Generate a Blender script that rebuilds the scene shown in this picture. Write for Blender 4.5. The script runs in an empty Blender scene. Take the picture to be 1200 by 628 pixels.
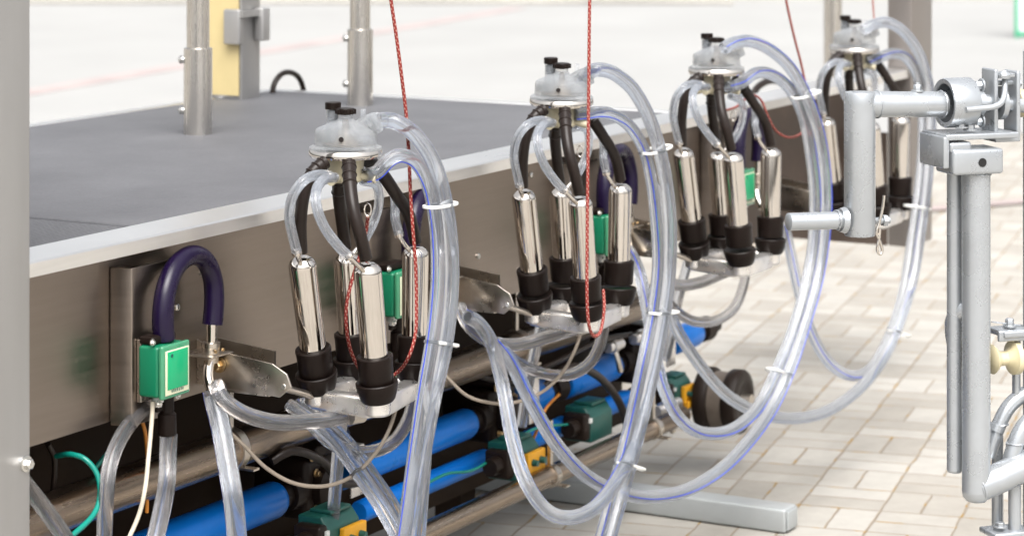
import bpy, bmesh, math, random
from mathutils import Vector, Matrix
random.seed(7)
S = bpy.context.scene
COL = S.collection
# ------------------------------------------------------------------ camera frame
F = 3000.0; H = 1.58; HY = -180.0; BACK = 2.61
ANG = math.atan(1657/3000.0); CS = math.cos(ANG); SN = math.sin(ANG)
def W(X, d, z): return Vector((X*SN + d*CS, -X*CS + d*SN - BACK, z))
def Pd(x, y, d): return W((x-600)/F*d, d, H-(y-HY)/F*d)
def P(x, y, Y):
    k = (x-600)/F; d = (Y+BACK)/(SN-CS*k); return Pd(x, y, d)
def Pz(x, y, z):
    d = (H-z)*F/(y-HY); return Pd(x, y, d)
cam = bpy.data.cameras.new('camera'); co = bpy.data.objects.new('camera', cam); COL.objects.link(co)
co.location = (0, -BACK, H); co.rotation_euler = (math.pi/2, 0, -(math.pi/2-ANG))
cam.lens = 90; cam.sensor_width = 36; cam.sensor_fit = 'HORIZONTAL'; cam.shift_y = -(314-HY)/1200
cam.clip_end = 600; cam.dof.use_dof = True; cam.dof.focus_distance = 4.55; cam.dof.aperture_fstop = 5.2
S.camera = co
# ------------------------------------------------------------------ materials
def mat(name): 
    m = bpy.data.materials.new(name); m.use_nodes = True
    return m, m.node_tree, m.node_tree.nodes['Principled BSDF']
def N(t, kind, **kw):
    n = t.nodes.new('ShaderNode'+kind)
    for k, v in kw.items():
        if k in n.inputs: n.inputs[k].default_value = v
        else: setattr(n, k, v)
    return n
def surf(name, base, rough=.5, metal=0.0, var=.12, scale=6, rvar=.1, bump=0.0, bscale=60, stretch=(1,1,1), spec=.5, dirt=None, dscale=3, damt=.4, coat=0):
    m, t, b = mat(name); L = t.links.new
    tc = N(t, 'TexCoord'); mp = N(t, 'Mapping'); mp.inputs['Scale'].default_value = stretch
    L(tc.outputs['Object'], mp.inputs['Vector'])
    n = N(t, 'TexNoise', Scale=scale, Detail=6, Roughness=.6); L(mp.outputs[0], n.inputs['Vector'])
    mr = N(t, 'MapRange'); L(n.outputs[0], mr.inputs[0])
    mr.inputs[1].default_value = .3; mr.inputs[2].default_value = .7; mr.inputs[3].default_value = 1-var; mr.inputs[4].default_value = 1+var
    mx = N(t, 'MixRGB', blend_type='MULTIPLY'); mx.inputs[0].default_value = 1; mx.inputs[1].default_value = (*base, 1)
    L(mr.outputs[0], mx.inputs[2]); out = mx.outputs[0]
    if dirt:
        n2 = N(t, 'TexNoise', Scale=dscale, Detail=8, Roughness=.7); L(tc.outputs['Object'], n2.inputs['Vector'])
        r2 = N(t, 'MapRange'); L(n2.outputs[0], r2.inputs[0]); r2.inputs[1].default_value = .5; r2.inputs[2].default_value = .75; r2.inputs[3].default_value = 0; r2.inputs[4].default_value = damt
        m2 = N(t, 'MixRGB'); L(r2.outputs[0], m2.inputs[0]); L(out, m2.inputs[1]); m2.inputs[2].default_value = (*dirt, 1); out = m2.outputs[0]
    L(out, b.inputs['Base Color'])
    rr = N(t, 'MapRange'); L(n.outputs[0], rr.inputs[0]); rr.inputs[1].default_value = .3; rr.inputs[2].default_value = .7
    rr.inputs[3].default_value = max(.02, rough-rvar); rr.inputs[4].default_value = rough+rvar; L(rr.outputs[0], b.inputs['Roughness'])
    b.inputs['Metallic'].default_value = metal; b.inputs['Specular IOR Level'].default_value = spec; b.inputs['Coat Weight'].default_value = coat
    if bump:
        n3 = N(t, 'TexNoise', Scale=bscale, Detail=4); L(mp.outputs[0], n3.inputs['Vector'])
        bp = N(t, 'Bump', Strength=bump, Distance=.002); L(n3.outputs[0], bp.inputs['Height']); L(bp.outputs[0], b.inputs['Normal'])
    return m
M = {}
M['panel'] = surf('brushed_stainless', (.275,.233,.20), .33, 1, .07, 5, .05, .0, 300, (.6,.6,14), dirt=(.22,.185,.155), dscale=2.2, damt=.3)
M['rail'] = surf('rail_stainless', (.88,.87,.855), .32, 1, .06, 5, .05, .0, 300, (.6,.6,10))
M['post'] = surf('tube_stainless', (.60,.575,.54), .27, 1, .07, 8, .05, .0, 300, (6,6,.6))
M['column'] = surf('column_stainless', (.42,.415,.41), .45, .75, .06, 3, .06, .0, 300, (6,6,.6), dirt=(.33,.31,.29), dscale=1.5, damt=.35)
M['farcolumn'] = surf('dull_column_steel', (.30,.275,.26), .42, .8, .06, 3, .06)
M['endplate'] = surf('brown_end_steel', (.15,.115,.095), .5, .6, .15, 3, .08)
M['pipe'] = surf('aged_pipe_steel', (.34,.265,.20), .27, 1, .14, 5, .07, .0, 200, (.6,6,6), dirt=(.22,.165,.12), dscale=3, damt=.4)
M['chrome'] = surf('polished_steel', (.69,.645,.595), .075, 1, .03, 10, .03, .012, 40)
M['bracket'] = surf('bracket_steel', (.56,.51,.45), .30, 1, .12, 14, .08, .08, 90, dirt=(.30,.24,.18), dscale=12, damt=.4)
M['cast'] = surf('cast_aluminium', (.80,.775,.75), .30, .85, .10, 24, .08, .22, 55)
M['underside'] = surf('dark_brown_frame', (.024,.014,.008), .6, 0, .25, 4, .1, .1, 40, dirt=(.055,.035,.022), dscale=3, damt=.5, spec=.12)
M['recess_shade'] = surf('brown_shade_steel', (.065,.043,.032), .5, .35, .25, 3, .1, .05, 40, dirt=(.16,.12,.09), dscale=3, damt=.6)  # dark brown base puts the interior's shade into the colour
M['motor'] = surf('black_clamp_plastic', (.014,.0085,.006), .45, 0, .25, 12, .1, .05, 60, spec=.22)
M['rubber'] = surf('black_rubber', (.016,.0105,.0085), .36, 0, .15, 20, .08, .04, 90, spec=.28)
M['cup'] = surf('black_cup_rubber', (.010,.0062,.005), .38, 0, .2, 30, .09, .06, 70, spec=.16)
M['motorgrey'] = surf('worn_drum_grey', (.13,.105,.085), .5, 0, .2, 20, .08)
M['silver'] = surf('silver_paint', (.43,.455,.48), .29, .6, .05, 14, .09, .0, 150, dirt=(.38,.38,.375), dscale=5, damt=.12)
M['beam'] = surf('grey_beam_paint', (.36,.38,.385), .42, .2, .07, 7, .08, .10, 100, dirt=(.33,.30,.27), dscale=5, damt=.4)
M['green'] = surf('green_box_plastic', (.005,.155,.075), .33, 0, .08, 9, .06, .02, 60)
M['greenlabel'] = surf('green_window', (.005,.33,.14), .25, 0, .05, 9, .04)
M['cream'] = surf('cream_print', (.62,.63,.46), .4, 0, .05, 9, .04)
M['cover'] = surf('box_cover_rim', (.045,.23,.12), .15, 0, .1, 9, .05, coat=.6)
M['teal'] = surf('teal_valve_plastic', (.010,.080,.066), .40, 0, .15, 18, .08, .03, 60, dirt=(.05,.05,.035), dscale=20, damt=.4)
M['yellow'] = surf('yellow_plastic', (.70,.33,.015), .42, 0, .10, 18, .08, .02, 60)
M['yellowsheet'] = surf('yellow_sheet', (.60,.49,.25), .5, 0, .10, 3, .06, .02, 60)
M['blue'] = surf('blue_tube_paint', (.004,.185,.68), .32, 0, .10, 7, .08, .02, 60, dirt=(.012,.07,.26), dscale=7, damt=.35, spec=.3)
M['purple'] = surf('purple_rubber', (.007,.0025,.021), .30, 0, .12, 14, .07, .03, 60, spec=.36)
M['white'] = surf('white_nylon', (.78,.78,.76), .4, 0, .05, 20, .05)
M['creamplug'] = surf('cream_nylon', (.62,.55,.36), .4, 0, .08, 20, .06)
M['clawbase'] = surf('cream_claw_plastic', (.58,.53,.39), .35, 0, .06, 20, .06)
M['cable'] = surf('grey_cable', (.30,.25,.20), .5, 0, .10, 20, .06)
M['palecable'] = surf('pale_cable', (.52,.47,.38), .5, 0, .10, 20, .06)
M['greenhose'] = surf('teal_hose', (.004,.22,.17), .30, 0, .08, 20, .06)
M['orange'] = surf('orange_cable', (.55,.20,.02), .45, 0, .10, 20, .06)
M['hole'] = surf('dark_hole', (.008,.008,.008), .8, 0, .1, 20, .05)
M['brass'] = surf('brass_screw', (.55,.40,.22), .35, 1, .2, 30, .08)
M['zinc'] = surf('zinc_bolt', (.70,.69,.66), .28, 1, .1, 60, .08, .1, 200)
M['stripe'] = surf('blue_hose_stripe', (.020,.055,.50), .4, 0, .05, 20, .05)
M['verge'] = surf('bare_verge', (.335,.315,.285), .9, 0, .2, .6, .05, dirt=(.27,.26,.22), dscale=.4, damt=.5)
M['band'] = surf('red_paving', (.355,.295,.285), .85, 0, .15, 2, .05)
M['signgreen'] = surf('green_sign_frame', (.04,.42,.22), .5, 0, .08, 3, .05)
M['signwhite'] = surf('white_sign_face', (.80,.80,.78), .5, 0, .05, 3, .05)

def clear(name, tint, milk, keep, rough=.035, ior=1.36):
    """clear PVC: refracting wall with a little milkiness, partly straight through so light reaches what is behind"""
    m, t, b = mat(name); L = t.links.new
    b.inputs['Base Color'].default_value = (*tint, 1); b.inputs['Roughness'].default_value = rough; b.inputs['IOR'].default_value = ior
    b.inputs['Transmission Weight'].default_value = 1
    tc = N(t, 'TexCoord'); nz = N(t, 'TexNoise', Scale=26, Detail=3); L(tc.outputs['Object'], nz.inputs['Vector'])
    bp = N(t, 'Bump', Strength=.0, Distance=.004); L(nz.outputs[0], bp.inputs['Height']); L(bp.outputs[0], b.inputs['Normal'])
    df = N(t, 'BsdfDiffuse'); df.inputs[0].default_value = (tint[0]*.86, tint[1]*.92, min(1,tint[2]), 1); tl = N(t, 'BsdfTranslucent'); tl.inputs[0].default_value = df.inputs[0].default_value[:]
    m1 = N(t, 'MixShader'); m1.inputs[0].default_value = .5; L(df.outputs[0], m1.inputs[1]); L(tl.outputs[0], m1.inputs[2])
    nm = N(t, 'MapRange'); L(nz.outputs[0], nm.inputs[0]); nm.inputs[1].default_value=.3; nm.inputs[2].default_value=.7; nm.inputs[3].default_value=milk*.7; nm.inputs[4].default_value=milk*1.3
    m2 = N(t, 'MixShader'); L(nm.outputs[0], m2.inputs[0]); L(b.outputs[0], m2.inputs[1]); L(m1.outputs[0], m2.inputs[2])
    tr = N(t, 'BsdfTransparent'); tr.inputs[0].default_value = (*tint, 1)
    ms = N(t, 'MixShader'); ms.inputs[0].default_value = 1-keep; L(tr.outputs[0], ms.inputs[1]); L(m2.outputs[0], ms.inputs[2])
    L(ms.outputs[0], t.nodes['Material Output'].inputs[0]); return m
M['hose'] = clear('clear_pvc', (.945,.965,1.0), .17, .14)
M['hoseinner'] = clear('clear_pvc_bore', (.97,.98,1.0), .02, .14)
M['pulse'] = clear('milky_pvc', (.95,.96,.98), .28, .2, .10)
M['greyhose'] = clear('aged_pvc', (.80,.78,.77), .12, .2, .06)
M['bowl'] = clear('clear_claw_plastic', (1,.995,.98), .36, .42, .03, 1.22)

def rope_mat(name, c1, c2, turns):
    m, t, b = mat(name); L = t.links.new
    uv = N(t, 'UVMap'); sp = N(t, 'SeparateXYZ'); L(uv.outputs[0], sp.inputs[0])
    outs = []
    for sgn in (1, -1):
        a = N(t, 'Math', operation='MULTIPLY'); L(sp.outputs[1], a.inputs[0]); a.inputs[1].default_value = turns
        q = N(t, 'Math', operation='MULTIPLY_ADD'); L(sp.outputs[0], q.inputs[0]); q.inputs[1].default_value = sgn*3; L(a.outputs[0], q.inputs[2])
        s = N(t, 'Math', operation='FRACT'); L(q.outputs[0], s.inputs[0]); outs.append(s)
    g = N(t, 'Math', operation='LESS_THAN'); L(outs[0].outputs[0], g.inputs[0]); g.inputs[1].default_value = .42
    g2 = N(t, 'Math', operation='LESS_THAN'); L(outs[1].outputs[0], g2.inputs[0]); g2.inputs[1].default_value = .55
    g3 = N(t, 'Math', operation='MULTIPLY'); L(g.outputs[0], g3.inputs[0]); L(g2.outputs[0], g3.inputs[1])
    mx = N(t, 'MixRGB'); L(g3.outputs[0], mx.inputs[0]); mx.inputs[1].default_value = (*c1,1); mx.inputs[2].default_value = (*c2,1)
    L(mx.outputs[0], b.inputs['Base Color']); b.inputs['Roughness'].default_value = .8
    bp = N(t, 'Bump', Strength=.6, Distance=.002); L(outs[0].outputs[0], bp.inputs['Height']); L(bp.outputs[0], b.inputs['Normal'])
    return m
M['rope'] = rope_mat('red_braided_cord', (.21,.013,.009), (.44,.25,.20), 85)
M['cord'] = rope_mat('thin_brown_cord', (.32,.08,.06), (.40,.24,.2), 120)

def deck_mat(name, ribs):
    m, t, b = mat(name); L = t.links.new; tc = N(t, 'TexCoord')
    n = N(t, 'TexNoise', Scale=3.5, Detail=8, Roughness=.65); L(tc.outputs['Object'], n.inputs['Vector'])
    cr = N(t, 'ValToRGB'); L(n.outputs[0], cr.inputs[0])
    cr.color_ramp.elements[0].position = .3; cr.color_ramp.elements[0].color = (.080,.081,.088,1)
    cr.color_ramp.elements[1].position = .72; cr.color_ramp.elements[1].color = (.118,.119,.127,1)
    n2 = N(t, 'TexNoise', Scale=160, Detail=3); L(tc.outputs['Object'], n2.inputs['Vector'])
    mx = N(t, 'MixRGB', blend_type='OVERLAY'); mx.inputs[0].default_value = .18; L(cr.outputs[0], mx.inputs[1]); L(n2.outputs[0], mx.inputs[2])
    L(mx.outputs[0], b.inputs['Base Color']); b.inputs['Roughness'].default_value = .62
    bp = N(t, 'Bump', Strength=.35 if not ribs else .9, Distance=.003)
    if ribs:
        w = N(t, 'TexWave', Scale=28, wave_type='BANDS', bands_direction='Y'); w.inputs['Distortion'].default_value = .2
        w2 = N(t, 'TexWave', Scale=28, wave_type='BANDS', bands_direction='X')
        L(tc.outputs['Object'], w.inputs['Vector']); L(tc.outputs['Object'], w2.inputs['Vector'])
        mm = N(t, 'Math', operation='MULTIPLY'); L(w.outputs[1], mm.inputs[0]); L(w2.outputs[1], mm.inputs[1]); L(mm.outputs[0], bp.inputs['Height'])
    else: L(n2.outputs[0], bp.inputs['Height'])
    L(bp.outputs[0], b.inputs['Normal']); return m
M['deck'] = deck_mat('grey_rubber_mat', False); M['ribmat'] = deck_mat('ribbed_rubber_mat', True)

def paving():
    m, t, b = mat('basket_weave_pavers'); L = t.links.new; B = .192
    def mth(op, a, c=None, d=None):
        n = N(t, 'Math', operation=op)
        for i, v in enumerate((a, c, d)):
            if v is None: continue
            if isinstance(v, (int, float)): n.inputs[i].default_value = v
            else: L(v, n.inputs[i])
        return n.outputs[0]
    tc = N(t, 'TexCoord'); mp = N(t, 'Mapping'); mp.inputs['Rotation'].default_value = (0,0,math.radians(-11.2)); mp.inputs['Scale'].default_value = (1/B,)*3
    # slight waviness of the laid courses
    nz = N(t, 'TexNoise', Scale=9, Detail=3); L(tc.outputs['Object'], nz.inputs['Vector'])
    vs = N(t, 'VectorMath', operation='MULTIPLY_ADD'); L(nz.outputs[1], vs.inputs[0]); vs.inputs[1].default_value = (.012,.012,0); L(tc.outputs['Object'], vs.inputs[2])
    L(vs.outputs[0], mp.inputs['Vector']); sp = N(t, 'SeparateXYZ'); L(mp.outputs[0], sp.inputs[0])
    u, v = sp.outputs[0], sp.outputs[1]
    iu, iv = mth('FLOOR', u), mth('FLOOR', v); fu, fv = mth('SUBTRACT', u, iu), mth('SUBTRACT', v, iv)
    par = mth('FLOORED_MODULO', mth('ADD', iu, iv), 2.0)
    def pick(a, c): # par? c : a
        return mth('ADD', mth('MULTIPLY', a, mth('SUBTRACT', 1.0, par)), mth('MULTIPLY', c, par))
    lng = pick(fu, fv); sh = mth('MULTIPLY', pick(fv, fu), 2.0); half = mth('FLOOR', sh); shf = mth('SUBTRACT', sh, half)
    e1 = mth('MINIMUM', lng, mth('SUBTRACT', 1.0, lng)); e2 = mth('MULTIPLY', mth('MINIMUM', shf, mth('SUBTRACT', 1.0, shf)), .5)
    e = mth('MINIMUM', e1, e2)
    jn = N(t, 'TexNoise', Scale=5, Detail=4); L(tc.outputs['Object'], jn.inputs['Vector'])
    wth = mth('MULTIPLY_ADD', jn.outputs[0], .022, .003)
    ms = N(t, 'MapRange', interpolation_type='SMOOTHSTEP'); L(mth('DIVIDE', e, wth), ms.inputs[0]); ms.inputs[1].default_value=.75; ms.inputs[2].default_value=1.35
    cb = N(t, 'CombineXYZ'); L(iu, cb.inputs[0]); L(iv, cb.inputs[1]); L(mth('MULTIPLY_ADD', par, 2.0, half), cb.inputs[2])
    wn = N(t, 'TexWhiteNoise', noise_dimensions='3D'); L(cb.outputs[0], wn.inputs['Vector'])
    cr = N(t, 'ValToRGB'); L(wn.outputs[0], cr.inputs[0]); E = cr.color_ramp.elements
    E[0].color = (.305,.284,.250,1); E[1].color = (.395,.378,.345,1); q = E.new(.5); q.color = (.355,.336,.302,1)
    st = N(t, 'TexNoise', Scale=7, Detail=8, Roughness=.7); L(tc.outputs['Object'], st.inputs['Vector'])
    sr = N(t, 'MapRange'); L(st.outputs[0], sr.inputs[0]); sr.inputs[1].default_value=.3; sr.inputs[2].default_value=.7; sr.inputs[3].default_value=.86; sr.inputs[4].default_value=1.1
    br = N(t, 'MixRGB', blend_type='MULTIPLY'); br.inputs[0].default_value = 1; L(cr.outputs[0], br.inputs[1]); L(sr.outputs[0], br.inputs[2])
    # joints: sand with yellowish moss in places
    mo = N(t, 'TexNoise', Scale=13, Detail=5, Roughness=.65); L(tc.outputs['Object'], mo.inputs['Vector'])
    mor = N(t, 'MapRange'); L(mo.outputs[0], mor.inputs[0]); mor.inputs[1].default_value=.54; mor.inputs[2].default_value=.60
    jc = N(t, 'MixRGB'); L(mor.outputs[0], jc.inputs[0]); jc.inputs[1].default_value=(.235,.195,.15,1); jc.inputs[2].default_value=(.27,.155,.02,1)
    fm = N(t, 'MixRGB'); L(ms.outputs[0], fm.inputs[0]); L(jc.outputs[0], fm.inputs[1]); L(br.outputs[0], fm.inputs[2])
    L(fm.outputs[0], b.inputs['Base Color']); b.inputs['Roughness'].default_value = .8
    fine = N(t, 'TexNoise', Scale=140, Detail=3); L(tc.outputs['Object'], fine.inputs['Vector'])
    bp = N(t, 'Bump', Strength=.5, Distance=.006); L(mth('MULTIPLY_ADD', fine.outputs[0], .12, ms.outputs[0]), bp.inputs['Height']); L(bp.outputs[0], b.inputs['Normal'])
    return m
M['paving'] = paving()
M['plain'] = surf('pale_concrete', (.315,.315,.308), .85, 0, .05, .8, .05, .1, 40, dirt=(.275,.272,.265), dscale=.5, damt=.4)

# ------------------------------------------------------------------ mesh building
LOC = {}
class MB:
    def __init__(s): s.bm = bmesh.new(); s.uv = s.bm.loops.layers.uv.new('UVMap')
    def tube(s, pts, r, seg=14, caps=True, mi=0, smooth=6, stripe=None):
        pts = [Vector(p) for p in pts]; rr = list(r) if isinstance(r, (list, tuple)) else [r]*len(pts)
        if smooth and len(pts) > 2:
            q, qr = [], []
            for i in range(len(pts)-1):
                p0, p1, p2, p3 = pts[max(i-1,0)], pts[i], pts[i+1], pts[min(i+2,len(pts)-1)]
                for k in range(smooth):
                    u = k/smooth
                    q.append(.5*((2*p1)+(p2-p0)*u+(2*p0-5*p1+4*p2-p3)*u*u+(3*p1-p0-3*p2+p3)*u**3)); qr.append(rr[i]*(1-u)+rr[i+1]*u)
            q.append(pts[-1]); qr.append(rr[-1]); pts, rr = q, qr
        n = len(pts); tan = [(pts[min(i+1,n-1)]-pts[max(i-1,0)]).normalized() for i in range(n)]
        up = Vector((0,0,1)) if abs(tan[0].z) < .9 else Vector((1,0,0))
        nrm = (up-tan[0]*up.dot(tan[0])).normalized(); rings = []; ln = 0; lens = []; s.frames = []
        for i in range(n):
            if i: ln += (pts[i]-pts[i-1]).length; nrm = (nrm-tan[i]*nrm.dot(tan[i])).normalized()
            bn = tan[i].cross(nrm); lens.append(ln); s.frames.append((pts[i], tan[i], nrm, bn, rr[i]))
            rings.append([s.bm.verts.new(pts[i]+(nrm*math.cos(2*math.pi*k/seg)+bn*math.sin(2*math.pi*k/seg))*rr[i]) for k in range(seg)])
        for i in range(n-1):
            for k in range(seg):
                f = s.bm.faces.new((rings[i][k], rings[i][(k+1)%seg], rings[i+1][(k+1)%seg], rings[i+1][k])); f.material_index = mi; f.smooth = True
                for lp, (a, c) in zip(f.loops, ((k,i),(k+1,i),(k+1,i+1),(k,i+1))): lp[s.uv].uv = (a/seg, lens[c])
        if caps:
            for rg in (rings[0][::-1], rings[-1]): f = s.bm.faces.new(rg); f.material_index = mi
        return s
    def line_on(s, ang, r=.0011, mi=2):   # a coloured line running along the last tube's wall
        fr = s.frames[:]
        pts = [p+(n*math.cos(ang)+b*math.sin(ang))*(R+.0004) for p, t, n, b, R in fr]
        s.tube(pts, r, 6, True, mi, 0); s.frames = fr
    def lathe(s, o, ax, prof, seg=32, mi=0, caps=True):
        o, ax = Vector(o), Vector(ax).normalized()
        a = Vector((1,0,0)) if abs(ax.x) < .9 else Vector((0,1,0)); e1 = (a-ax*a.dot(ax)).normalized(); e2 = ax.cross(e1); rings = []
        for t, r in prof: rings.append([s.bm.verts.new(o+ax*t+(e1*math.cos(2*math.pi*k/seg)+e2*math.sin(2*math.pi*k/seg))*max(r,1e-5)) for k in range(seg)])
        for i in range(len(rings)-1):
            for k in range(seg):
                f = s.bm.faces.new((rings[i][k], rings[i][(k+1)%seg], rings[i+1][(k+1)%seg], rings[i+1][k])); f.material_index = mi; f.smooth = True
        if caps:
            for rg in (rings[0][::-1], rings[-1]): f = s.bm.faces.new(rg); f.material_index = mi
        return s
    def prism(s, poly, ext, mi=0, bev=0):
        ext = Vector(ext); A = [s.bm.verts.new(Vector(p)) for p in poly]; B = [s.bm.verts.new(Vector(p)+ext) for p in poly]; n = len(A); fs = []
        fs.append(s.bm.faces.new(A[::-1])); fs.append(s.bm.faces.new(B))
        for i in range(n): fs.append(s.bm.faces.new((A[i], A[(i+1)%n], B[(i+1)%n], B[i])))
        for f in fs: f.material_index = mi
        if bev:
            ed = list({e for f in fs for e in f.edges})
            bmesh.ops.bevel(s.bm, geom=ed, offset=bev, segments=3, profile=.5, affect='EDGES', clamp_overlap=True)
        return s
    def box(s, lo, hi, mi=0, bev=0):
        x0,y0,z0 = lo; x1,y1,z1 = hi
        return s.prism([(x0,y0,z0),(x1,y0,z0),(x1,y1,z0),(x0,y1,z0)], (0,0,z1-z0), mi, bev)
    def obox(s, c, ex, ey, ez, mi=0, bev=0):   # half-axis vectors
        c, ex, ey, ez = map(Vector, (c, ex, ey, ez))
        return s.prism([c-ex-ey-ez, c+ex-ey-ez, c+ex+ey-ez, c-ex+ey-ez], ez*2, mi, bev)
    def hexbolt(s, o, ax, r, h, washer=True, mi=0):
        ax = Vector(ax).normalized()
        if washer: s.lathe(o, ax, [(0,r*1.5),(h*.25,r*1.5),(h*.28,r*1.4)], 20, mi)
        s.lathe(Vector(o)+ax*h*.2, ax, [(0,r),(h*.75,r),(h*.9,r*.8)], 6, mi)
        return s
    def build(s, name, mats, parent=None, loc=None):
        me = bpy.data.meshes.new(name); bmesh.ops.recalc_face_normals(s.bm, faces=s.bm.faces[:])
        L = LOC[parent] if parent else Vector(loc if loc is not None else (0,0,0))
        for v in s.bm.verts: v.co -= L
        for f in s.bm.faces: f.smooth = True
        s.bm.to_mesh(me); s.bm.free(); me.set_sharp_from_angle(angle=math.radians(38))
        for m in (mats if isinstance(mats, (list, tuple)) else [mats]): me.materials.append(M[m])
        o = bpy.data.objects.new(name, me); COL.objects.link(o)
        if parent: o.parent = parent
        else: o.location = L
        LOC[o] = L; return o
def tag(o, label, cat, group=None):
    o['label'] = label; o['category'] = cat
    if group: o['group'] = group
    return o
def thing(name, label, cat, loc, group=None):
    o = bpy.data.objects.new(name, None); COL.objects.link(o); o.location = loc; o.empty_display_size = .05
    LOC[o] = Vector(loc); return tag(o, label, cat, group)
def struct(o): o['kind'] = 'structure'; return o
def kids(o): return [c for c in bpy.data.objects if c.parent == o]
def dup(root, off, label, rz=0, tilt=(0,0)):
    def cp(o, par):
        c = o.copy(); COL.objects.link(c)
        if par: c.parent = par
        for k in kids(o): cp(k, c)
        return c
    r = cp(root, None); r.location = Vector(root.location)+Vector(off); r.rotation_euler = (tilt[0], tilt[1], rz)
    r['label'] = label; return r
def hose(pts, r, mi_line=None, seg=16, mats=('hose','hoseinner','stripe'), ends=True, bore=.66):
    b = MB(); b.tube(pts, r, seg, False, 0)
    if mi_line is not None:
        for a in (mi_line if isinstance(mi_line, (list, tuple)) else [mi_line]): b.line_on(a)
    rr = [x*bore for x in r] if isinstance(r, (list, tuple)) else r*bore
    b.tube(pts, rr, 12, False, 1)
    return b
def tie(c, t, spread, w, hb, parent, head=True):
    """nylon cable tie: a flat band around the bundle at c, bundle direction t, across direction spread"""
    c, t, sp = Vector(c), Vector(t).normalized(), Vector(spread).normalized(); nb = t.cross(sp).normalized(); b = MB(); pr = []
    n = 28
    for k in range(n):
        a = 2*math.pi*k/n; ca, sa = math.cos(a), math.sin(a)
        pr.append(c+sp*(w*math.copysign(abs(ca)**.7, ca))+nb*(hb*math.copysign(abs(sa)**.7, sa)))
    pr.append(pr[0]); pr.append(pr[1]); b.tube(pr, .0020, 6, False, 0, 0)
    pr2 = [p+t*.002 for p in pr]; b.tube(pr2, .0020, 6, False, 0, 0)
    if head:
        h = c+sp*(w+.003); b.obox(h, sp*.004, nb*.004, t*.003, 0, .001); b.tube([h, h+sp*.006+nb*.002], .0013, 6)
    return b.build('cable_tie', 'white', parent)

# ------------------------------------------------------------------ setting
g = MB(); g.box((-60,-60,-.2), (140,140,0)); struct(g.build('ground', 'paving'))
# smooth pale yard far behind the platform: sheet laid 4 mm above
far = [W(-14,13.2,.004), W(-.8,13.2,.004), W(1.6,13.9,.004), W(6,14.5,.004), W(14,15,.004), W(14,26,.004), W(-14,26,.004)]
g = MB(); g.prism(far, (0,0,.003)); struct(g.build('yard', 'plain'))
def strip(x0,y0,x1,y1,w):
    a, c = Pz(x0,y0,0), Pz(x1,y1,0); a.z = c.z = .0085; dr = (c-a); a -= dr*.6; c += dr*.8; nn = Vector((-dr.y,dr.x,0)).normalized()*w
    b = MB(); b.prism([a-nn, c-nn, c+nn, a+nn], (0,0,.003)); return b
struct(strip(36,110,410,45,.10).build('paving_line', 'band'))
struct(strip(1090,247,1200,238,.05).build('paving_line', 'band'))
g = MB(); g.prism([W(-16,25.6,.002), W(2.2,25.4,.002), W(2.4,45,.002), W(-16,45,.002)], (0,0,.05), bev=.02); struct(g.build('verge', 'verge'))

# ------------------------------------------------------------------ platform
ZD = H-.655
pl = thing('milking_platform', 'long stainless steel milking platform with grey rubber deck and bright edge rail', 'platform', (4.4,.6,0))
X0, X1 = 2.3, 5.68
b = MB(); b.box((X0,.075,ZD-.03), (3.542,1.255,ZD-.001), bev=.003); b.build('ribbed_mat', 'ribmat', pl)['label'] = 'ribbed section of rubber mat'
b = MB(); b.box((3.546,.075,ZD-.03), (X1,1.255,ZD+.002), bev=.004); b.build('rubber_mat', 'deck', pl)
b = MB()  # rail: folded angle with lip
prof = [(-.012,-.0245),(-.012,-.003),(-.009,0),(.073,.003),(.073,-.02),(.0,-.006),(-.006,-.012),(-.006,-.0245)]
b.prism([(X0, y, ZD+.004+z) for y, z in prof], (7.095-X0,0,0)); b.build('edge_rail', 'rail', pl)
b = MB(); b.box((X0,1.257,ZD-.09), (X1,1.285,ZD+.004), bev=.004); b.box((X1+.002,.076,ZD-.09), (X1+.03,1.285,ZD+.004), bev=.004); b.build('rear_trim', 'rail', pl)
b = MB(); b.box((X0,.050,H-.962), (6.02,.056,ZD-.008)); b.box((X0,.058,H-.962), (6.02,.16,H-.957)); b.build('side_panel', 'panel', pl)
b = MB(); b.box((6.024,.13,H-1.06), (7.06,.15,ZD-.02)); b.build('shade_panel', 'recess_shade', pl)['label'] = 'dark set-back panel standing in for the shaded interior'  # added sheet, coloured dark in place of the shaded bay below the rail
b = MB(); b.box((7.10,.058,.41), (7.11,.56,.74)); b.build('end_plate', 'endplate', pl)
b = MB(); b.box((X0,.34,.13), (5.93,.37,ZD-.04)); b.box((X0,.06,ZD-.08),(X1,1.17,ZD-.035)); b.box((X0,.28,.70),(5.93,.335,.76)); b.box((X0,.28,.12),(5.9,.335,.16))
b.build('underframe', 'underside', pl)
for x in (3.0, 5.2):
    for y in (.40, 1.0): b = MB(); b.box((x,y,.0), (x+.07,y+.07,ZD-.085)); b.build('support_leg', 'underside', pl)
# welded joint plates on the panel, one before each milking place
for x, y0, y1 in ((3.423, 318, 498), (4.166,0,0), (5.02,0,0), (5.78,0,0)):
    z0, z1 = H-.968, H-.7045
    b = MB(); b.prism([(x,.049,z0),(x+.012,.012,z0),(x+.024,.012,z0),(x+.13,.012,z0),(x+.13,.020,z0),(x+.03,.020,z0),(x+.026,.049,z0)], (0,0,z1-z0), bev=.002)
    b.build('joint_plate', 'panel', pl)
for x, y in ((207,360),(366,385),(236,320),(622,205),(693,192),(560,300)):
    b = MB(); c = P(x,y,.050); b.lathe(c, (0,-1,0), [(0,.006),(.003,.006),(.0045,.0035)], 16); b.build('panel_rivet', 'zinc', pl)

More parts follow.
